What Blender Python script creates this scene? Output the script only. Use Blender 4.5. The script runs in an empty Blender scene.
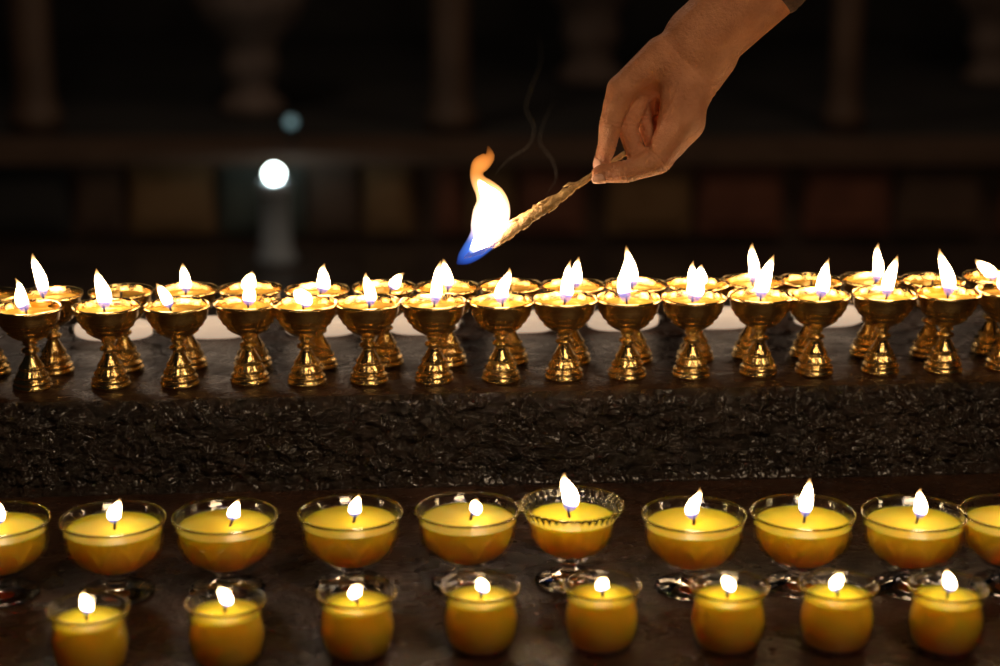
import bpy, bmesh, math, random
import numpy as np
from mathutils import Vector, Matrix, noise
random.seed(7)
S=bpy.context.scene
S.view_settings.view_transform='Standard'
S.view_settings.exposure=0.0
COL=S.collection
# ---------------- camera ----------------
F=1900.0; PITCH=math.radians(15); CAM=Vector((0,-1.811,0.54))
cam=bpy.data.cameras.new('camera'); camo=bpy.data.objects.new('camera',cam); COL.objects.link(camo)
camo.location=CAM; camo.rotation_euler=(math.pi/2-PITCH,0,0)
cam.sensor_width=36; cam.lens=F*36/1000; cam.clip_end=100
cam.dof.use_dof=True; cam.dof.focus_distance=1.77; cam.dof.aperture_fstop=3.2
S.camera=camo
RM=Matrix.Rotation(math.pi/2-PITCH,3,'X')
def ray(px,py): return RM@Vector(((px-500)/F,-(py-333)/F,-1))
def atz(px,py,z):
    d=ray(px,py); t=(z-CAM.z)/d.z; return CAM+d*t
def aty(px,py,y):
    d=ray(px,py); t=(y-CAM.y)/d.y; return CAM+d*t
# ---------------- materials ----------------
def newmat(n):
    m=bpy.data.materials.new(n); m.use_nodes=True; nt=m.node_tree
    return m,nt,nt.nodes['Principled BSDF'],nt.nodes['Material Output']
def N(nt,t,**kw):
    n=nt.nodes.new(t)
    for k,v in kw.items():
        if k in n.inputs.keys(): n.inputs[k].default_value=v
        else: setattr(n,k,v)
    return n
def noisetex(nt,scale,detail=6,rough=.6):
    tc=N(nt,'ShaderNodeTexCoord'); n=N(nt,'ShaderNodeTexNoise'); n.inputs['Scale'].default_value=scale
    n.inputs['Detail'].default_value=detail; n.inputs['Roughness'].default_value=rough
    nt.links.new(tc.outputs['Object'],n.inputs['Vector']); return n
def ramp(nt,fac,stops):
    r=N(nt,'ShaderNodeValToRGB'); e=r.color_ramp.elements
    while len(e)<len(stops): e.new(.5)
    for i,(p,c) in enumerate(stops):
        e[i].position=p; e[i].color=(*c,1) if len(c)==3 else c
    nt.links.new(fac,r.inputs[0]); return r
def bump(nt,bs,h,strength,dist):
    b=N(nt,'ShaderNodeBump'); b.inputs['Strength'].default_value=strength; b.inputs['Distance'].default_value=dist
    nt.links.new(h,b.inputs['Height']); nt.links.new(b.outputs[0],bs.inputs['Normal']); return b
def simple(name,c1,c2,scale=10,rough=.5,metal=0,bs_=.2,bd=.002,**kw):
    m,nt,b,o=newmat(name); n=noisetex(nt,scale)
    r=ramp(nt,n.outputs[0],[(.3,c1),(.7,c2)]); nt.links.new(r.outputs[0],b.inputs['Base Color'])
    b.inputs['Roughness'].default_value=rough; b.inputs['Metallic'].default_value=metal
    bump(nt,b,n.outputs[0],bs_,bd)
    for k,v in kw.items(): b.inputs[k].default_value=v
    return m
M_brass=simple('polished_brass',(.95,.62,.22),(1,.75,.32),260,.18,1,.4,.0012)
M_butter=simple('melted_butter',(.7,.36,.04),(.9,.52,.1),60,.08,0,.1,.0005)
M_wick=simple('wick',(.02,.015,.01),(.06,.04,.03),400,.8)
def wax(name,c1,c2):
    m=simple(name,c1,c2,40,.45,0,.15,.0006)
    b=m.node_tree.nodes['Principled BSDF']
    b.inputs['Specular IOR Level'].default_value=.25
    b.inputs['Subsurface Weight'].default_value=1; b.inputs['Subsurface Radius'].default_value=(1,.7,.1); b.inputs['Subsurface Scale'].default_value=.032
    return m
M_wax=wax('yellow_wax',(1,.61,.02),(1,.68,.04))
def thin(name):
    m,nt,b,o=newmat(name)
    g=N(nt,'ShaderNodeBsdfGlossy'); g.inputs['Roughness'].default_value=.12
    t=N(nt,'ShaderNodeBsdfTransparent'); t.inputs[0].default_value=(.99,.98,.95,1)
    f=N(nt,'ShaderNodeFresnel'); ge=N(nt,'ShaderNodeNewGeometry')
    mr=N(nt,'ShaderNodeMapRange'); mr.inputs[3].default_value=1.85; mr.inputs[4].default_value=1/1.85
    nt.links.new(ge.outputs['Backfacing'],mr.inputs[0]); nt.links.new(mr.outputs[0],f.inputs[0])
    n=noisetex(nt,130,2); bp=N(nt,'ShaderNodeBump'); bp.inputs['Strength'].default_value=.6; bp.inputs['Distance'].default_value=.002
    nt.links.new(n.outputs[0],bp.inputs['Height']); nt.links.new(bp.outputs[0],g.inputs['Normal'])
    mx=N(nt,'ShaderNodeMixShader'); nt.links.new(f.outputs[0],mx.inputs[0]); nt.links.new(t.outputs[0],mx.inputs[1]); nt.links.new(g.outputs[0],mx.inputs[2])
    nt.links.new(mx.outputs[0],o.inputs[0]); return m
M_thin=thin('cup_glass')
M_glass,nt,b,o=newmat('solid_glass')
b.inputs['Transmission Weight'].default_value=1; b.inputs['Roughness'].default_value=.04; b.inputs['IOR'].default_value=1.5; b.inputs['Base Color'].default_value=(1,.97,.9,1)
n=noisetex(nt,60,2); bump(nt,b,n.outputs[0],.3,.001)
def flamemat(name,stops,strengths,alphas):
    m,nt,b,o=newmat(name); nt.nodes.remove(b)
    a=N(nt,'ShaderNodeAttribute'); a.attribute_name='t'
    c=ramp(nt,a.outputs['Fac'],stops)
    s=ramp(nt,a.outputs['Fac'],[(p,(v/40,)*3) for p,v in strengths])
    mu=N(nt,'ShaderNodeMath',operation='MULTIPLY'); mu.inputs[1].default_value=40; nt.links.new(s.outputs[0],mu.inputs[0])
    al=ramp(nt,a.outputs['Fac'],[(p,(v,)*3) for p,v in alphas])
    e=N(nt,'ShaderNodeEmission'); nt.links.new(c.outputs[0],e.inputs[0]); nt.links.new(mu.outputs[0],e.inputs[1])
    t=N(nt,'ShaderNodeBsdfTransparent'); mx=N(nt,'ShaderNodeMixShader')
    nt.links.new(al.outputs[0],mx.inputs[0]); nt.links.new(t.outputs[0],mx.inputs[1]); nt.links.new(e.outputs[0],mx.inputs[2])
    nt.links.new(mx.outputs[0],o.inputs[0]); return m
M_flame=flamemat('candle_flame',[(0,(.10,.2,1)),(.15,(.35,.35,.95)),(.3,(1,.72,.4)),(.8,(1,.68,.33)),(1,(1,.42,.08))],
  [(0,.6),(.16,1.1),(.3,36),(.72,36),(.86,4),(1,.8)],[(0,.25),(.2,.7),(.78,.9),(1,.15)])
M_torch=flamemat('torch_flame',[(0,(.12,.28,1)),(.12,(1,.75,.6)),(.9,(1,.68,.33)),(1,(1,.5,.15))],
  [(0,1.5),(.12,16),(.2,36),(.8,32),(1,2)],[(0,.2),(.15,.9),(.8,.9),(1,.1)])
# soft gaseous envelope of the torch flame: real volume emission
M_env,nt,b,o=newmat('flame_gas'); nt.nodes.remove(b)
tc=N(nt,'ShaderNodeTexCoord'); sx=N(nt,'ShaderNodeSeparateXYZ'); nt.links.new(tc.outputs['Object'],sx.inputs[0])
mr=N(nt,'ShaderNodeMapRange'); mr.inputs[1].default_value=-.056; mr.inputs[2].default_value=.062; nt.links.new(sx.outputs[2],mr.inputs[0])
c_=ramp(nt,mr.outputs[0],[(0,(.03,.16,1)),(.18,(.1,.27,1)),(.32,(.9,.6,.5)),(.55,(1,.6,.25)),(.76,(1,.34,.06)),(1,(1,.26,.03))])
s_=ramp(nt,mr.outputs[0],[(0,(.08,)*3),(.2,(.12,)*3),(.36,(.5,)*3),(.6,(.36,)*3),(.75,(.2,)*3),(.92,(.14,)*3),(1,(.03,)*3)])
mu=N(nt,'ShaderNodeMath',operation='MULTIPLY'); mu.inputs[1].default_value=420; nt.links.new(s_.outputs[0],mu.inputs[0])
e=N(nt,'ShaderNodeEmission'); nt.links.new(c_.outputs[0],e.inputs[0]); nt.links.new(mu.outputs[0],e.inputs[1]); nt.links.new(e.outputs[0],o.inputs['Volume'])
M_smoke,nt,b,o=newmat('smoke'); b.inputs['Base Color'].default_value=(.7,.65,.6,1); b.inputs['Roughness'].default_value=1; b.inputs['Specular IOR Level'].default_value=0
a=N(nt,'ShaderNodeAttribute'); a.attribute_name='t'; al=ramp(nt,a.outputs['Fac'],[(0,(.0,)*3),(.25,(.008,)*3),(.7,(.006,)*3),(1,(0,)*3)])
nt.links.new(al.outputs[0],b.inputs['Alpha'])
# ---------------- mesh helpers ----------------
def mkobj(name,verts,faces,mats,parent=None,loc=(0,0,0),smooth=True,midx=None):
    me=bpy.data.meshes.new(name); me.from_pydata([tuple(v) for v in verts],[],faces); me.update()
    for m in mats: me.materials.append(m)
    if smooth: me.polygons.foreach_set('use_smooth',[True]*len(me.polygons))
    if midx: me.polygons.foreach_set('material_index',midx)
    ob=bpy.data.objects.new(name,me); COL.objects.link(ob); ob.location=loc
    if parent: ob.parent=parent
    return ob
def link(name,me,parent,loc=(0,0,0)):
    ob=bpy.data.objects.new(name,me); COL.objects.link(ob); ob.parent=parent; ob.location=loc; return ob
def empty(name,loc):
    e=bpy.data.objects.new(name,None); e.empty_display_size=.02; COL.objects.link(e); e.location=loc; return e
def lathe_data(prof,seg=48,mod=None):
    V=[];Fc=[];rings=[]
    for r,z in prof:
        if r<1e-6: rings.append([len(V)]); V.append((0,0,z)); continue
        ring=[]
        for i in range(seg):
            a=2*math.pi*i/seg; rr=r+(mod(a,r,z) if mod else 0)
            ring.append(len(V)); V.append((rr*math.cos(a),rr*math.sin(a),z))
        rings.append(ring)
    for A,B in zip(rings[:-1],rings[1:]):
        for i in range(seg):
            j=(i+1)%seg
            if len(A)==1 and len(B)==1: continue
            if len(A)==1: Fc.append((A[0],B[j],B[i]))
            elif len(B)==1: Fc.append((A[i],A[j],B[0]))
            else: Fc.append((A[i],A[j],B[j],B[i]))
    return V,Fc
def lathe_mesh(name,prof,mats,seg=48,mod=None,split=None,sc=.001):
    V,Fc=lathe_data([(r*sc,z*sc) for r,z in prof],seg,mod)
    me=bpy.data.meshes.new(name); me.from_pydata(V,[],Fc); me.update()
    for m in mats: me.materials.append(m)
    me.polygons.foreach_set('use_smooth',[True]*len(me.polygons))
    if split is not None:
        me.polygons.foreach_set('material_index',[1 if (p.center.z<split[0] or p.center.z>split[1]) else 0 for p in me.polygons])
    return me
def densify(prof,step):
    out=[prof[0]]
    for a,b in zip(prof[:-1],prof[1:]):
        n=max(1,int(math.hypot(b[0]-a[0],b[1]-a[1])/step))
        for i in range(1,n+1): out.append((a[0]+(b[0]-a[0])*i/n,a[1]+(b[1]-a[1])*i/n))
    return out
def tube(name,path,radii,mats,parent=None,seg=12,attr=False,jit=0,loc=(0,0,0)):
    V=[];Fc=[];T=[];n=len(path); path=[Vector(p) for p in path]
    up=Vector((0,1,0))
    for k,p in enumerate(path):
        d=(path[min(k+1,n-1)]-path[max(k-1,0)]).normalized()
        x=d.cross(up); 
        if x.length<1e-3: x=d.cross(Vector((1,0,0)))
        x.normalize(); y=x.cross(d)
        for i in range(seg):
            a=2*math.pi*i/seg; r=radii[k]*(1+jit*random.uniform(-1,1))
            V.append(p+x*r*math.cos(a)+y*r*math.sin(a)); T.append(k/(n-1))
    for k in range(n-1):
        for i in range(seg):
            j=(i+1)%seg; Fc.append((k*seg+i,(k+1)*seg+i,(k+1)*seg+j,k*seg+j))
    Fc.append(tuple(range(seg))); Fc.append(tuple((n-1)*seg+i for i in range(seg-1,-1,-1)))
    ob=mkobj(name,V,Fc,mats,parent,loc)
    if attr:
        at=ob.data.attributes.new('t','FLOAT','POINT'); at.data.foreach_set('value',T)
    return ob
def resample(pts,n):
    out=[]; m=len(pts)-1
    for i in range(n):
        x=i/(n-1)*m; k=min(int(x),m-1); t=x-k
        p=[np.array(pts[max(0,min(m,k+q))],float) for q in (-1,0,1,2)]
        out.append(.5*((2*p[1])+(-p[0]+p[2])*t+(2*p[0]-5*p[1]+4*p[2]-p[3])*t*t+(-p[0]+3*p[1]-3*p[2]+p[3])*t**3))
    return out
def flame(parent,base,dx,dz,R,name='flame'):
    n=15; P=[];Rr=[]; dy=random.uniform(-.15,.15)*dz; w=random.uniform(-.4,.4)*R
    pk=random.uniform(.42,.62); sh_=random.uniform(.95,1.25)
    mxv=max(((1-i/50)**sh_)*((i/50+.03)**pk) for i in range(51))
    for k in range(n):
        t=k/(n-1)
        P.append((base[0]+dx*t**1.6+w*math.sin(t*5.5),base[1]+dy*t,base[2]+dz*t))
        Rr.append(max(R*((1-t)**sh_)*((t+.03)**pk)/mxv,.0002))
    return tube(name,P,Rr,[M_flame],parent,10,True)
# ---------------- altar ledges ----------------
ANG=math.radians(4.2); U=Vector((math.cos(ANG),math.sin(ANG),0)); W=Vector((-math.sin(ANG),math.cos(ANG),0)); O=Vector((0,0.03,0))
ZL=-0.087
def stone(name,c1,c2,r1,r2,sc,bd,spec):
    m,nt,b,o=newmat(name)
    n=noisetex(nt,14,8,.65); n2=noisetex(nt,sc,5,.65); n3=noisetex(nt,sc*.3,3,.6)
    r=ramp(nt,n.outputs[0],[(.35,c1),(.65,c2)]); nt.links.new(r.outputs[0],b.inputs['Base Color'])
    rr=ramp(nt,n3.outputs[0],[(.4,(r1,)*3),(.6,(r2,)*3)]); nt.links.new(rr.outputs[0],b.inputs['Roughness'])
    b.inputs['Specular IOR Level'].default_value=spec
    ad=N(nt,'ShaderNodeMath',operation='MULTIPLY_ADD'); ad.inputs[1].default_value=2.0
    nt.links.new(n3.outputs[0],ad.inputs[0]); nt.links.new(n2.outputs[0],ad.inputs[2])
    bump(nt,b,ad.outputs[0],1,bd); return m
M_stone=stone('greasy_black_stone',(.016,.010,.007),(.05,.031,.020),.16,.32,170,.010,.9)
pb=M_stone.node_tree.nodes['Principled BSDF']
pb.inputs['Coat Weight'].default_value=.3; pb.inputs['Coat Roughness'].default_value=.15; pb.inputs['Coat Tint'].default_value=(1,.85,.65,1)
M_top=stone('oily_ledge_top',(.022,.010,.005),(.068,.031,.015),.2,.42,80,.003,.45)
def slab(name,prof,nx,L,topmat):
    V=[];Fc=[];mi=[]
    for i in range(nx+1):
        u=-L+2*L*i/nx
        for (v,z) in prof:
            p=O+U*u+W*v; p.z=z
            if name=='stone_shelf' and -.09<v<-.055:
                e_=max(.15,min(1,(z-ZL)/.01+.2))
                nn=noise.fractal(Vector((u*70,z*110,v*10)),.45,2.2,4)+.6*noise.noise(Vector((u*9,z*20,3)))
                p-=W*(nn*.0048*e_)
                p.z-=abs(noise.noise(Vector((u*20,5,v*30))))*.003*(z>-.02)
            elif z>-.1: p.z-=abs(noise.noise(Vector((u*25,v*25,1))))*.0006
            V.append(p)
    m_=len(prof)
    for i in range(nx):
        for j in range(m_):
            k=(j+1)%m_
            Fc.append((i*m_+j,i*m_+k,(i+1)*m_+k,(i+1)*m_+j)); mi.append(topmat(prof[j],prof[k]))
    Fc.append(tuple(range(m_))[::-1]); mi.append(0); Fc.append(tuple(nx*m_+j for j in range(m_))); mi.append(0)
    return mkobj(name,V,Fc,[M_stone,M_top],midx=mi)
prof=[]
def seg(a,b,n):
    for i in range(n): prof.append((a[0]+(b[0]-a[0])*i/n,a[1]+(b[1]-a[1])*i/n))
seg((.26,ZL),(.26,-.01),3); seg((.26,-.01),(.25,0),2); seg((.25,0),(-.05,0),12)
seg((-.05,0),(-.058,-.004),3); seg((-.058,-.004),(-.062,-.012),4); seg((-.062,-.012),(-.072,ZL+.008),54); seg((-.072,ZL+.008),(-.080,ZL),4); prof.append((-.080,ZL-.001))
slab('stone_shelf',prof,1300,1.1,lambda a,b: 1 if (a[1]==0 and b[1]==0) else 0)
prof=[]
seg((.26,-1.2),(.26,ZL-.001),2); seg((.26,ZL-.001),(-.05,ZL-.001),4); seg((-.05,ZL-.001),(-.055,ZL),1); seg((-.055,ZL),(-.72,ZL),40); seg((-.72,ZL),(-.73,ZL-.01),2); seg((-.73,ZL-.01),(-.73,-1.2),3); prof.append((-.73,-1.2))
slab('stone_altar',prof,400,1.1,lambda a,b: 1 if a[1]>ZL-.005 and b[1]>ZL-.005 else 0)
# ---------------- butter lamps ----------------
bp=[(0,0),(18,0),(19.3,.6),(19.5,4),(18.2,4.8),(17.6,6),(18.6,7),(18.4,9),(16.8,10),(15.4,11),(15,12),(16,13),(15.6,15),(13.6,17),(12.2,19),(11.6,20),(12.4,21),(12,23),(10,26),(8.3,29),(6.8,32),(5.6,34.5),(5.4,36),(8.4,37.4),(9.2,39),(8.4,40.6),(5.4,42),(5.2,43.5),(7,45),(7.4,46),(6.6,47),(9,49),(14,51.5),(18,54),(20,56),(21.2,56.6),(21.4,58.4),(22.2,59.4),(24,61.5),(25.4,62.2),(25.6,64),(26.4,65),(28,67.5),(29,68.2),(29.2,70),(29.6,71),(30.6,73),(31,78.5),(32.6,80),(33.4,81.5),(33,83),(31.6,83.2),(30.6,82),(29.6,78),(28.8,74),(26,67),(20,60),(10,56.5),(0,56)]
def lampmod(a,r,z):
    if .0735<z<.0775 and r>.0305: return .0006*math.cos(32*a)
    if .060<z<.0705 and r>.0215: return .0005*math.cos(28*a)
    if .012<z<.024: return .0004*math.cos(20*a)
    return 0
ME_lamp=lathe_mesh('lamp_body',bp,[M_brass],96,lampmod)
ME_but=lathe_mesh('butter_pool',[(0,75),(20,75),(28.6,75.2),(29.4,76.2)],[M_butter],40)
px2m=1.87/F
front=[(33,388,20-29,30,-2,14),(111,386,-5,36,-3,16),(180,385,-12,22,-7,12),(250,382,4,22,1,14),(307,383,-4,16,-2,17),(369,382,-2,30,2,12),(434,381,8,40,1,12),
(501,380,5,32,2,14),(564,378,7,38,0,14),(627,377,-4,46,-2,14),(691,376,2,38,-1,19),(758,374,11,42,0,16),(814,373,9,36,3,15),(880,372,9,38,3,14),(943,371,-9,44,0,15),(1003,368,-6,32,-4,13)]
back=[(-8,373,0,0,0,0),(55,372,-5,42,-8,13),(125,369,0,0,0,0),(189,367,-2,26,0,12),(253,366,3,18,-1,16),(319,367,6,26,4,15),(385,364,14,14,8,12),(448,364,-3,28,0,11),(510,362,0,0,0,0),(572,362,5,28,2,13),(634,361,-6,40,-4,14),(695,360,3,20,2,14),(750,357,0,38,0,12),(808,356,0,0,0,0),(868,355,2,38,4,12),(928,356,0,0,0,0),(989,352,-16,18,-4,14),(1050,354,-2,26,0,13)]
def lamp(px,py,dx,h,off,w):
    p=atz(px,py,0); e=empty('butter_lamp',p)
    link('body',ME_lamp,e); link('butter',ME_but,e)
    x=off*px2m; hh=h*px2m*1.03
    tube('wick',[(x*.7,0,.074),(x*.9,0,.079),(x,0,.083)],[.0012,.0012,.0008],[M_wick],e,8)
    if h>0: flame(e,(x,0,.0795),dx*px2m,hh+.003,w*px2m*.45)
for a in front: lamp(*a)
for a in back: lamp(*a)
# ---------------- glowing bars standing in for blurred reflections behind the lamps ----------------
M_glow,nt,b,o=newmat('reflection_emission'); b.inputs['Base Color'].default_value=(.8,.7,.6,1); b.inputs['Roughness'].default_value=.3
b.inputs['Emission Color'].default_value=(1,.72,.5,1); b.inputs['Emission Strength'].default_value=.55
M_cap=simple('glow_bar_cap',(.3,.3,.3),(.5,.5,.5),50,.3,1)
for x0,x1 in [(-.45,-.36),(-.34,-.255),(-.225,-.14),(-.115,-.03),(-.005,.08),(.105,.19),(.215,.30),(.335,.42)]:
    e=empty('reflection_glow',O+U*((x0+x1)/2)+W*.17); e.rotation_euler=(0,0,ANG); h=(x1-x0)/2
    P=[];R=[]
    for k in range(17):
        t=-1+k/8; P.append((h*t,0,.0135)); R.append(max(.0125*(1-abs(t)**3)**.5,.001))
    tube('glow_bar',P,R,[M_glow],e,24)
    for s in (-1,1): tube('end_cap',[(s*(h-.004),0,.0135),(s*(h-.001),0,.0135),(s*(h+.003),0,.0135)],[.005,.005,.003],[M_cap],e,24)
# ---------------- glass bowls ----------------
def petal(a,r,z):
    if r>.024 and .024<z<.052:
        q=(z-.024)/.028
        u_=(a*8/(2*math.pi))%1.0; wdt=.5*math.sqrt(max(0,1-q**2))
        dd=abs(u_-.5); edge=math.exp(-((dd-wdt)/.07)**2); ins_=.5 if dd<wdt else 0
        return (.0022*edge+.0010*ins_*math.cos((dd)*40)**2)*math.sin(q*math.pi)**.4
    if .0525<z<.056 and r>.03: return .0005*math.cos(36*a)
    if z<.005 and r>.02: return .0006*math.cos(16*a)
    return 0
outer=[(0,0),(29,0),(31.5,.8),(31.8,2.4),(29,3.8),(22,5),(14,7),(9.5,9.5),(7.8,12),(9.5,14),(8.2,16),(12,18.5),(18,20.5),(25,24),(31,29),(35,34),(38,40),(39.8,46),(40.5,52),(41.4,57),(42.6,61),(43.8,64.5),(44.5,66.4),(44.3,67.4)]
inner=[(43,67.6),(41.6,66),(40.2,61),(39.2,56),(38.3,51),(37.4,46),(35.6,40.5),(32.6,34.8),(29,30.6),(24,26),(17,23),(8,21.5),(0,21)]
ME_bowl=lathe_mesh('bowl_glass',densify(outer+inner,1.6),[M_thin,M_glass],144,petal,(.019,.0585))
ME_bwax=lathe_mesh('bowl_wax',densify([(0,21.3),(8,21.8),(17,23.3),(23.8,26.3),(28.7,31),(32.3,35),(35.3,40.7),(37.1,46.2),(38,51),(39,56),(39.4,58),(38.7,58.7),(34,58.6),(20,58),(6,57.4),(0,57.2)],1.6),[M_wax],144,petal)
outer2=[(0,0),(27,0),(31,.8),(31.5,3),(27,5),(18,7.5),(9,12),(7.5,17),(8.5,20),(14,22.5),(22,26),(28,31),(32,37),(34.5,44),(36,52),(38,60),(41,66),(43.5,69),(44.5,71)]
inner2=[(42.8,71.8),(41.5,70),(38.6,66.4),(36.2,60),(34.4,52),(33,44),(30.5,38),(26.5,33),(20,28.5),(10,26),(0,25.5)]
def bead(a,r,z):
    if z>.064: return .0008*math.cos(40*a)
    return .0009*abs(math.cos(9*a)) if z>.028 and r>.02 else 0
ME_gob=lathe_mesh('goblet_glass',densify(outer2+inner2,2),[M_thin,M_glass],160,bead,(.0225,.0605))
ME_gwax=lathe_mesh('goblet_wax',densify([(0,25.8),(10,26.4),(19.6,29),(26.1,33.3),(30.1,38.2),(32.6,44.2),(34,52),(35.4,58),(35.2,59.5),(34,60),(18,59.3),(0,58.8)],2),[M_wax],144,bead)
bowls=[(2,594,0,26,-1,0,6),(117,593,3,22,2,0,5),(228,590,4,18,8,0,5),(352,586,1,20,5,0,4),(468,583,5,14,5,0,3),(571,582,-1,36,-4,1,0),(692,588,1,28,0,0,0),(800,586,0,38,2,0,0),(910,587,-1,28,4,0,0),(1008,586,0,26,0,0,0)]
pm=1.62/F
def candle(name,me,mew,mn,wn,p,zt,dx,h,off,w):
    e=empty(name,p); link(mn,me,e); link(wn,mew,e)
    e.rotation_euler=(0,0,random.uniform(0,6))
    g=empty('burning_wick',(0,0,0)); g.parent=e; g.rotation_euler=(0,0,-e.rotation_euler.z)
    x=off*pm; wz=.006 if h>15 else .005
    tube('wick',[(x*.5,0,zt-.001),(x*.8,0,zt+.004),(x+dx*.1*pm,0,zt+wz+.003)],[.0012,.0012,.0009],[M_wick],g,8)
    flame(g,(x,0,zt+wz),dx*pm,h*pm*1.03+.002,w*pm*.47)
for px,py,dx,h,off,g,_ in bowls:
    p=atz(px,py,ZL)
    w=14 if h>20 else 13
    if g: candle('candle_goblet',ME_gob,ME_gwax,'glass','wax',p,.0595,dx,h,off,17)
    else: candle('candle_bowl',ME_bowl,ME_bwax,'glass','wax',p,.0575,dx+2,h,off,w)
# small jars
jo=[(0,0),(21,0),(23.5,.8),(24.8,3),(27,9),(29,16),(30,23),(29.8,29),(28.6,35),(27.4,39),(27.2,42),(28.2,45.5),(29.8,49),(31,51.5),(31.3,52.8)]
ji=[(30.2,53.4),(28.6,52),(27,48),(25.6,44),(25.3,41.5),(26,38.5),(27.4,35),(28.5,29),(28.7,23),(27.6,16),(25.8,9.5),(23,5),(18,3.6),(0,3.4)]
ME_jar=lathe_mesh('jar_glass',densify(jo+ji,2),[M_thin,M_glass],64,None,(-1,.043))
ME_jwax=lathe_mesh('jar_wax',[(0,3.7),(17.8,3.9),(22.7,5.3),(25.5,9.7),(27.3,16.2),(28.4,23),(28.2,29),(27.1,35),(25.7,38.5),(25.0,41.5),(25.1,43),(24.6,43.6),(15,43.2),(5,42.7),(0,42.5)],[M_wax],64)
for px,py,dx,h,off in [(92,672,1,18,-3),(228,664,-1,18,-1),(358,655,0,13,0),(481,649,1,14,0),(601,647,1,12,1),(727,648,0,16,-2),(835,647,0,16,0),(944,649,0,20,0)]:
    candle('candle_jar',ME_jar,ME_jwax,'glass','wax',atz(px,py,ZL),.0427,dx,h-1,off,12)
# ---------------- stick + torch flame ----------------
YH=-.01
M_wood=simple('stick_wood',(.4,.22,.07),(.8,.52,.22),160,.6,0,1,.004)
M_char=simple('charred_wood',(.02,.012,.01),(.12,.06,.03),150,.8,0,1,.003)
stk=empty('burning_stick',aty(540,207,YH)); B0=stk.location.copy()
def loc(px,py,dy=0): return aty(px,py,YH+dy)-B0
pts=[(640,143),(615,160),(590,177),(575,187),(560,197),(548,205),(535,213),(520,223),(505,233),(494,240),(485,246)]
rad=[2.6,2.6,3,3.6,5.2,6.4,6.8,7.0,7.2,6.6,4.5]
PP=[];RR=[]
for k in range(len(pts)-1):
    for s in range(5):
        f=s/5; wv=random.uniform(-.9,.9)*(k>2); PP.append(loc(pts[k][0]*(1-f)+pts[k+1][0]*f+wv*.5,pts[k][1]*(1-f)+pts[k+1][1]*f+wv))
        RR.append((rad[k]*(1-f)+rad[k+1]*f)*.00095*(1+random.uniform(-.12,.12)*(k>2)))
tube('stick',PP,RR,[M_wood],stk,16,jit=.1)
for k in range(6):
    a=pts[3+k]; q=1 if k%2 else -1
    tube('splinter',[loc(a[0],a[1]+q*3,-.003),loc(a[0]-6,a[1]+4+q*7,-.004),loc(a[0]-12,a[1]+8+q*8,-.003)],[.0018,.0018,.0003],[M_wood],stk,6)
tube('ember_tip',[loc(488,244),loc(480,249),loc(472,254),loc(464,258)],[.0045,.0048,.0035,.001],[M_char],stk,12,jit=.2)
tf=[(457,264,1),(463,259,6.5),(470,253,9.5),(477,246,11.5),(484,237,14),(488,227,16.5),(491,216,17.5),(492,206,16.5),(490,197,14),(485,189,10.5),(480,183,8),(477,177,6.5),(477,171,6.5),(480,165,8),(486,160,7),(490,155,4.5),(488,146,1)]
env=resample(tf,50)
tube('flame_gas',[loc(q[0],q[1],-.004) for q in env],[max(q[2]*1.1,.8)*.00095 for q in env],[M_env],stk,20)
tfc=[(470,252,2),(477,245,6),(484,237,11),(488,227,14),(491,216,15),(492,206,13.5),(490,197,10.5),(485,190,6.5),(481,184,3.5),(478,179,1)]
core=resample(tfc,24)
tube('torch_flame',[loc(q[0],q[1],-.004) for q in core],[max(q[2],.6)*.00095 for q in core],[M_torch],stk,16,True)
for wsp in ([(494,176,.6),(508,160,1.6),(528,146,2.2),(534,128,2.4),(526,108,2.8),(532,86,3),(541,60,3.2),(538,30,3.5)],[(545,196,.6),(556,178,1.5),(552,160,2),(540,142,2.2),(545,120,2.6),(556,98,3)]):
    w_=resample(wsp,40); tube('smoke_wisp',[loc(q[0],q[1],.02) for q in w_],[q[2]*.00095 for q in w_],[M_smoke],stk,10,True)
# ---------------- hand (signed distance field, smooth union, surface nets) ----------------
def hp(px,py,dy=0): 
    v=aty(px,py,YH+dy); return np.array(v)
def caps(P,a,b,ra,rb):
    ab=b-a; t=np.clip(((P-a)@ab)/(ab@ab),0,1)
    return np.linalg.norm(P-(a+t[...,None]*ab),axis=-1)-(ra+(rb-ra)*t)
def smin(a,b,k):
    h=np.clip(.5+.5*(b-a)/k,0,1); return b+(a-b)*h-k*h*(1-h)
mm=.001
palm=[ (hp(770,-30,.016),hp(700,42,.016),38,34),(hp(778,-22,.034),hp(704,48,.030),33,28),
 (hp(700,42,.016),hp(680,62,.012),34,28),(hp(704,50,.036),hp(686,66,.036),26,23),(hp(712,58,.010),hp(690,96,.004),23,19),
 (hp(662,56,.006),hp(622,88,.002),19,13),(hp(674,62,.018),hp(632,92,.019),19,13.5),(hp(682,70,.034),hp(644,96,.036),18,12),(hp(690,80,.046),hp(656,100,.052),16,11),
 (hp(684,88,-.002),hp(682,120,-.010),23,21),(hp(682,120,-.010),hp(664,147,-.014),20,13.5),(hp(684,100,.035),hp(672,112,.045),17,14)]
fingers={
 'index':([hp(621,91,.000),hp(611,122,-.006),hp(607,146,-.003),hp(602,162,.001)],[13.6,11.4,9.6,7.4]),
 'middle':([hp(636,96,.019),hp(628,128,.009),hp(636,154,-.002),hp(650,155,-.009)],[13,10.8,9.6,7.8]),
 'ring':([hp(646,98,.036),hp(647,124,.024),hp(655,145,.008),hp(667,138,-.001)],[12,10.2,9.2,7.6]),
 'pinky':([hp(656,102,.052),hp(664,123,.038),hp(672,133,.024),hp(679,127,.016)],[10.5,8.6,7.8,6.6]),
 'thumb':([hp(682,125,-.008),hp(659,160,-.016),hp(628,171,-.015),hp(600,174,-.0100)],[18,13.4,11.4,8.4])}
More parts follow.
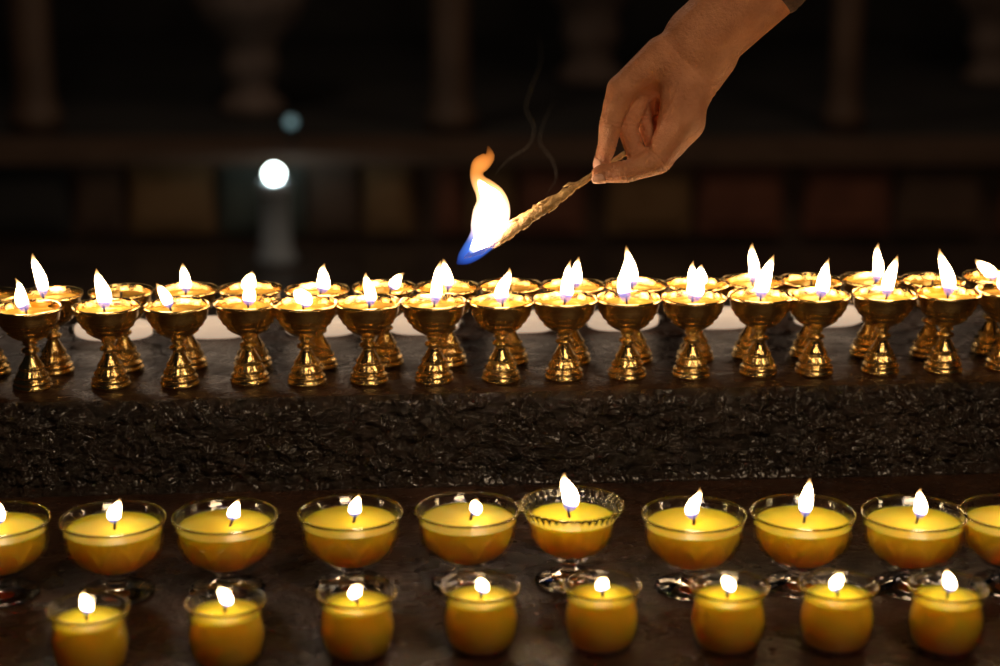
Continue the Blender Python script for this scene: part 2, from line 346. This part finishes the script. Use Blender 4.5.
allp=np.array([p for s in palm for p in s[:2]]+[p for f in fingers.values() for p in f[0]])
lo=allp.min(0)-.045; hi=allp.max(0)+.045; h=.0014
nn_=np.ceil((hi-lo)/h).astype(int)
gx=[lo[i]+h*np.arange(nn_[i]) for i in range(3)]
G=np.stack(np.meshgrid(*gx,indexing='ij'),-1).astype(np.float32)
D=None
for a,b_,ra,rb in palm:
    d=caps(G,a.astype(np.float32),b_.astype(np.float32),ra*mm,rb*mm); D=d if D is None else smin(D,d,.008)
for nme,(J,R) in fingers.items():
    f=None
    for k in range(3):
        d=caps(G,J[k].astype(np.float32),J[k+1].astype(np.float32),R[k]*mm,R[k+1]*mm*(.93 if k<2 else 1))
        f=d if f is None else smin(f,d,.002)
    first=caps(G,J[0].astype(np.float32),(J[0]*.5+J[1]*.5).astype(np.float32),R[0]*mm*.98,(R[0]+R[1])/2*mm)
    D=smin(D,first,.005); D=smin(D,f,.0012)
del G
ins=D<0
c=[(i,j,k) for i in (0,1) for j in (0,1) for k in (0,1)]
sh=tuple(s-1 for s in D.shape)
def sub(A,o): return A[o[0]:o[0]+sh[0],o[1]:o[1]+sh[1],o[2]:o[2]+sh[2]]
cnt=sum(sub(ins,o).astype(np.int8) for o in c); act=(cnt>0)&(cnt<8)
idx=-np.ones(sh,np.int64); cells=np.argwhere(act); idx[act]=np.arange(len(cells))
acc=np.zeros((len(cells),3)); num=np.zeros(len(cells))
for a in c:
    for ax in range(3):
        if a[ax]==0:
            b2=list(a); b2[ax]=1; b2=tuple(b2)
            va=D[cells[:,0]+a[0],cells[:,1]+a[1],cells[:,2]+a[2]]; vb=D[cells[:,0]+b2[0],cells[:,1]+b2[1],cells[:,2]+b2[2]]
            m=(va<0)!=(vb<0); t=np.where(m,va/np.where(m,va-vb,1),0)
            pos=np.array(a,float)[None,:].repeat(len(cells),0); pos[:,ax]+=t
            acc+=pos*m[:,None]; num+=m
HV=lo+(cells+acc/num[:,None])*h
HF=[]
for ax in range(3):
    A=ins[:-1,:,:] if ax==0 else ins[:,:-1,:] if ax==1 else ins[:,:,:-1]
    Bb=ins[1:,:,:] if ax==0 else ins[:,1:,:] if ax==1 else ins[:,:,1:]
    E=np.argwhere(A!=Bb); u_,v_=(ax+1)%3,(ax+2)%3
    E=E[(E[:,u_]>0)&(E[:,v_]>0)&(E[:,u_]<sh[u_])&(E[:,v_]<sh[v_])]
    du=np.eye(3,dtype=int)[u_]; dv=np.eye(3,dtype=int)[v_]
    q=[E-du-dv,E-dv,E,E-du]; q=np.stack([idx[tuple(x.T)] for x in q],1)
    fl=A[tuple(E.T)]; q[~fl]=q[~fl][:,::-1]; HF.append(q)
HF=np.concatenate(HF)
M_skin,nt,b,o=newmat('skin')
n=noisetex(nt,35,5); r=ramp(nt,n.outputs[0],[(.3,(.58,.225,.10)),(.7,(.78,.35,.17))]); nt.links.new(r.outputs[0],b.inputs['Base Color'])
b.inputs['Roughness'].default_value=.42; b.inputs['Subsurface Weight'].default_value=.12; b.inputs['Subsurface Radius'].default_value=(1,.35,.2); b.inputs['Subsurface Scale'].default_value=.004
n2=noisetex(nt,300,4,.7); bump(nt,b,n2.outputs[0],1,.0022)
arm=empty('human_arm',tuple(hp(680,80,.02))); A0=np.array(arm.location)
hand=mkobj('hand_and_forearm',HV-A0,[tuple(x) for x in HF.tolist()],[M_skin],arm)
nv=len(HV); me=hand.data
ed=np.zeros(len(me.edges)*2,int); me.edges.foreach_get('vertices',ed); ed=ed.reshape(-1,2)
co=np.zeros(nv*3); me.vertices.foreach_get('co',co); co=co.reshape(-1,3)
deg=np.bincount(ed.ravel(),minlength=nv)[:,None]
for it in range(3):
    s=np.zeros_like(co)
    for q in range(3):
        s[:,q]=np.bincount(ed[:,0],co[ed[:,1],q],nv)+np.bincount(ed[:,1],co[ed[:,0],q],nv)
    co=co*.5+.5*s/np.maximum(deg,1)
me.vertices.foreach_set('co',co.ravel()); me.update()
nr=np.array([v.normal[:] for v in me.vertices])
W_=co+A0; disp=np.zeros(nv)
for nme,(J,R) in fingers.items():
    for k in (1,2):
        ax=J[k+1]-J[k-1]; ax/=np.linalg.norm(ax); d=W_-J[k]; s=d@ax; dist=np.linalg.norm(d,axis=1)
        w=(dist<R[k]*mm*1.45)
        disp-=w*.0013*(np.exp(-((s)/.0013)**2)+.6*np.exp(-((s-.0036)/.0011)**2)+.5*np.exp(-((s+.0036)/.0011)**2))
a=hp(690,64,.02); ax=hp(640,110,.02)-hp(760,-10,.02); ax/=np.linalg.norm(ax)
d=W_-a; s=d@ax; fr=np.clip(-nr[:,1]+nr[:,0],0,1)
disp-=fr*(np.linalg.norm(d,axis=1)<.045)*.0007*(np.exp(-(s/.0016)**2)+.7*np.exp(-((s-.007)/.0016)**2))
for (pa,pb_) in [((668,92),(655,132)),((676,84),(664,110))]:
    a=hp(*pa,-.02); b_=hp(*pb_,-.02); ab=b_-a; ab[1]=0; d=W_-a; d[:,1]=0; t=np.clip(d@ab/(ab@ab),0,1)
    ds=np.linalg.norm(d-t[:,None]*ab,axis=1); disp-=(nr[:,1]<0)*.0011*np.exp(-(ds/.0018)**2)
co+=nr*disp[:,None]; me.vertices.foreach_set('co',co.ravel()); me.update()
M_nail=simple('fingernail',(.75,.40,.28),(.85,.50,.36),80,.25)
def nail(fn,outward,wd,ln,name):
    J,R=fingers[fn]; tip=Vector(J[3]); ax=(tip-Vector(J[2])).normalized(); o_=Vector(outward); o_=(o_-ax*o_.dot(ax)).normalized(); sd=ax.cross(o_)
    V=[];Fc=[]; r=R[3]*mm; nu,nv2=10,10
    for i in range(nu+1):
        for j in range(nv2+1):
            s=-1+2*j/nv2; l=-1+2*i/nu
            th=s*.95*math.sqrt(max(0,1-max(0,abs(l)-.35)**2/.50)); 
            c_=tip+ax*(l*ln+.001)
            V.append(c_+(o_*math.cos(th)+sd*math.sin(th))*(r+.0006-.0012*max(0,l)**2)-Vector(A0))
    for i in range(nu):
        for j in range(nv2): Fc.append((i*(nv2+1)+j,(i+1)*(nv2+1)+j,(i+1)*(nv2+1)+j+1,i*(nv2+1)+j+1))
    ob=mkobj(name,V,Fc,[M_nail],arm); sm=ob.modifiers.new('s','SOLIDIFY'); sm.thickness=.0006; sm.offset=0
nail('index',(-1,-.5,0),7,.0055,'index_nail')
nail('thumb',(-.1,-.75,-.7),8,.0065,'thumb_nail')
# sleeve
M_cloth=simple('sleeve_cloth',(.06,.03,.025),(.13,.07,.055),300,.9,0,.5,.001)
c0=Vector(hp(758,-20,.024)); c1=Vector(hp(900,-165,.03)); dirv=(c1-c0)
P=[];R2=[]
for t,r_ in [(.06,.0395),(.02,.040),(0,.0425),(.0,.0445),(.03,.046),(.05,.0452),(.055,.046)]+[(.1+.1*i,.046+.001*i+.0025*math.sin(i*2.3)) for i in range(10)]+[(1.02,.03),(1.03,.004)]:
    P.append(c0+dirv*t-Vector(A0)); R2.append(r_)
seg_=40; d=dirv.normalized(); x=d.cross(Vector((0,1,0))).normalized(); y=x.cross(d); V=[];Fc=[]
for k,(p,r_) in enumerate(zip(P,R2)):
    for i in range(seg_):
        a=2*math.pi*i/seg_; rr=r_*(1+.02*math.sin(3*a+k*.9)*(k>6)); V.append(p+x*rr*math.cos(a)+y*rr*math.sin(a))
for k in range(len(P)-1):
    for i in range(seg_):
        j=(i+1)%seg_; Fc.append((k*seg_+i,k*seg_+j,(k+1)*seg_+j,(k+1)*seg_+i))
Fc.append(tuple((len(P)-1)*seg_+i for i in range(seg_)))
mkobj('sleeve',V,Fc,[M_cloth],arm)
# ---------------- background ----------------
ZF=-1.2
def box(name,lo,hi,mat,parent=None,bev=.01):
    bm=bmesh.new(); bmesh.ops.create_cube(bm,size=1)
    for v in bm.verts: v.co=Vector([(lo[i]+hi[i])/2+v.co[i]*(hi[i]-lo[i]) for i in range(3)])
    if bev: bmesh.ops.bevel(bm,geom=bm.edges[:],offset=bev,segments=2,affect='EDGES')
    me=bpy.data.meshes.new(name); bm.to_mesh(me); bm.free(); me.materials.append(mat)
    ob=bpy.data.objects.new(name,me); COL.objects.link(ob)
    if parent: ob.parent=parent
    return ob
M_floor=simple('wet_paving',(.03,.022,.018),(.08,.055,.042),3,.3,0,.3,.01)
M_redwood=simple('red_painted_wood',(.15,.055,.032),(.25,.095,.055),6,.5)
M_brown=simple('brown_wood',(.085,.05,.032),(.14,.085,.054),5,.6)
M_gold=simple('gilded_wood',(.2,.11,.045),(.29,.17,.075),6,.5)
M_grey=simple('grey_stone',(.12,.085,.07),(.22,.16,.13),8,.7)
M_dark=simple('dark_plaster',(.022,.021,.02),(.045,.042,.038),2,.9)
M_green=simple('green_painted_wood',(.06,.07,.06),(.09,.105,.085),6,.5)
box('floor',(-9,-4,ZF-.1),(9,12,ZF),M_floor,bev=0)
YP=6.2; ZP=-.80
pf=empty('temple_platform',(0,YP,ZF))
def pbox(n,lo,hi,mat,bev=.008):
    ob=box(n,lo,hi,mat,pf,bev); ob.location=(0,-YP,-ZF); return ob
pbox('base',(-7,YP+.06,ZF+.001),(7,10.9,ZP-.05),M_brown)
pbox('coping',(-7,YP-.06,ZP-.06),(7,YP+.4,ZP-.005),M_brown)
pbox('deck',(-7,YP+.4,ZP-.06),(7,10.9,ZP-.005),M_dark,0)
rnd=random.Random(3); x=-3.2
while x<3.2:
    w=rnd.choice([.12,.2,.28,.36]); mt=rnd.choice([M_redwood,M_brown,M_dark,M_green,M_gold,M_redwood])
    pbox('panel',(x,YP+.0,ZF+.03),(x+w,YP+.08,ZP-.07),mt,.012); 
    pbox('panel_inset',(x+.03,YP-.015,ZF+.08),(x+w-.03,YP+.02,ZP-.11),mt,.008)
    x+=w+rnd.choice([.02,.1,.03])
box('wall_back',(-9,11,ZF),(9,11.2,4),M_dark,bev=0)
def column(px,y,rw):
    p=aty(px,150,y); V_=[(0,0),(rw*1.35,0),(rw*1.35,.08),(rw*1.1,.12),(rw,.18),(rw*.96,1.2),(rw*.9,2.6),(rw*1.1,2.66),(rw*1.6,2.8),(rw*1.7,2.9),(0,2.9)]
    me=lathe_mesh('column',V_,[M_brown],32,sc=1); ob=bpy.data.objects.new('temple_column',me); COL.objects.link(ob); ob.location=(p.x,y,ZP)
for px,y,rw in [(38,6.75,.09),(452,6.75,.085),(842,6.75,.07)]: column(px,y,rw)
def urn(px,y,s):
    p=aty(px,100,y)
    V_=[(0,0),(.15,0),(.16,.03),(.15,.06),(.11,.09),(.1,.14),(.13,.2),(.14,.24),(.12,.3),(.15,.36),(.24,.46),(.28,.56),(.27,.66),(.22,.74),(.24,.8),(.2,.86),(.1,.95),(.05,1.1),(.02,1.2),(0,1.25)]
    me=lathe_mesh('urn',[(a*s,b*s) for a,b in V_],[M_grey],40,sc=1); ob=bpy.data.objects.new('stone_stupa',me); COL.objects.link(ob); ob.location=(p.x,y,ZP-.004)
urn(252,7.3,1.0); urn(590,8.4,1.15); urn(990,8.4,1.0)
def emis(name,c,s):
    m,nt,b,o=newmat(name); b.inputs['Base Color'].default_value=(.8,.8,.8,1); b.inputs['Emission Color'].default_value=(*c,1); b.inputs['Emission Strength'].default_value=s; return m
def lantern(px,py,y,r,mat,post,zb,pr):
    p=aty(px,py,y); e=empty('globe_lantern',(p.x,y,zb)); hgt=p.z-zb
    me=lathe_mesh('pedestal',[(0,0),(pr*1.3,0),(pr*1.3,.03),(pr,.05),(pr*.9,hgt-r-.05),(pr*1.1,hgt-r-.03),(pr*.8,hgt-r+.004),(0,hgt-r+.004)],[post],32,sc=1); link('pedestal',me,e)
    n=16; me=lathe_mesh('globe',[(r*math.sin(math.pi*k/n),-r*math.cos(math.pi*k/n)) for k in range(n+1)],[mat],32,sc=1); link('globe',me,e,(0,0,hgt))
M_pale=simple('reflection_tone',(.4,.48,.56),(.55,.64,.72),12,.5)  # bluish colour stands in for the white globe's reflection below it
lantern(274,174,5.8,.030,emis('white_globe',(.85,1,.95),26),M_pale,ZF,.065)
lantern(291,122,6.4,.023,emis('teal_globe',(.12,.3,.34),.65),M_dark,ZP,.012)
def light(t,name,loc,e,col,size=.5,rot=(0,0,0)):
    l=bpy.data.lights.new(name,t); l.energy=e; l.color=col
    if t=='AREA': l.size=size
    else: l.shadow_soft_size=size
    ob=bpy.data.objects.new(name,l); COL.objects.link(ob); ob.location=loc; ob.rotation_euler=rot
light('POINT','courtyard_fill',(-1.5,4.5,2.6),44,(1,.75,.55),.4)  # unseen fill, added to lift the dark background
light('POINT','courtyard_fill_b',(2.2,4.2,2.4),44,(1,.68,.46),.4)  # second added background fill, also out of view
light('AREA','overhead_fill',(.6,-1.5,1.9),15,(1,.72,.46),.35,(math.radians(36),0,0))  # unseen soft fill added from the camera side for fronts and highlights
w=bpy.data.worlds.new('night'); S.world=w; w.use_nodes=True
w.node_tree.nodes['Background'].inputs[0].default_value=(.5,.55,.6,1); w.node_tree.nodes['Background'].inputs[1].default_value=.006
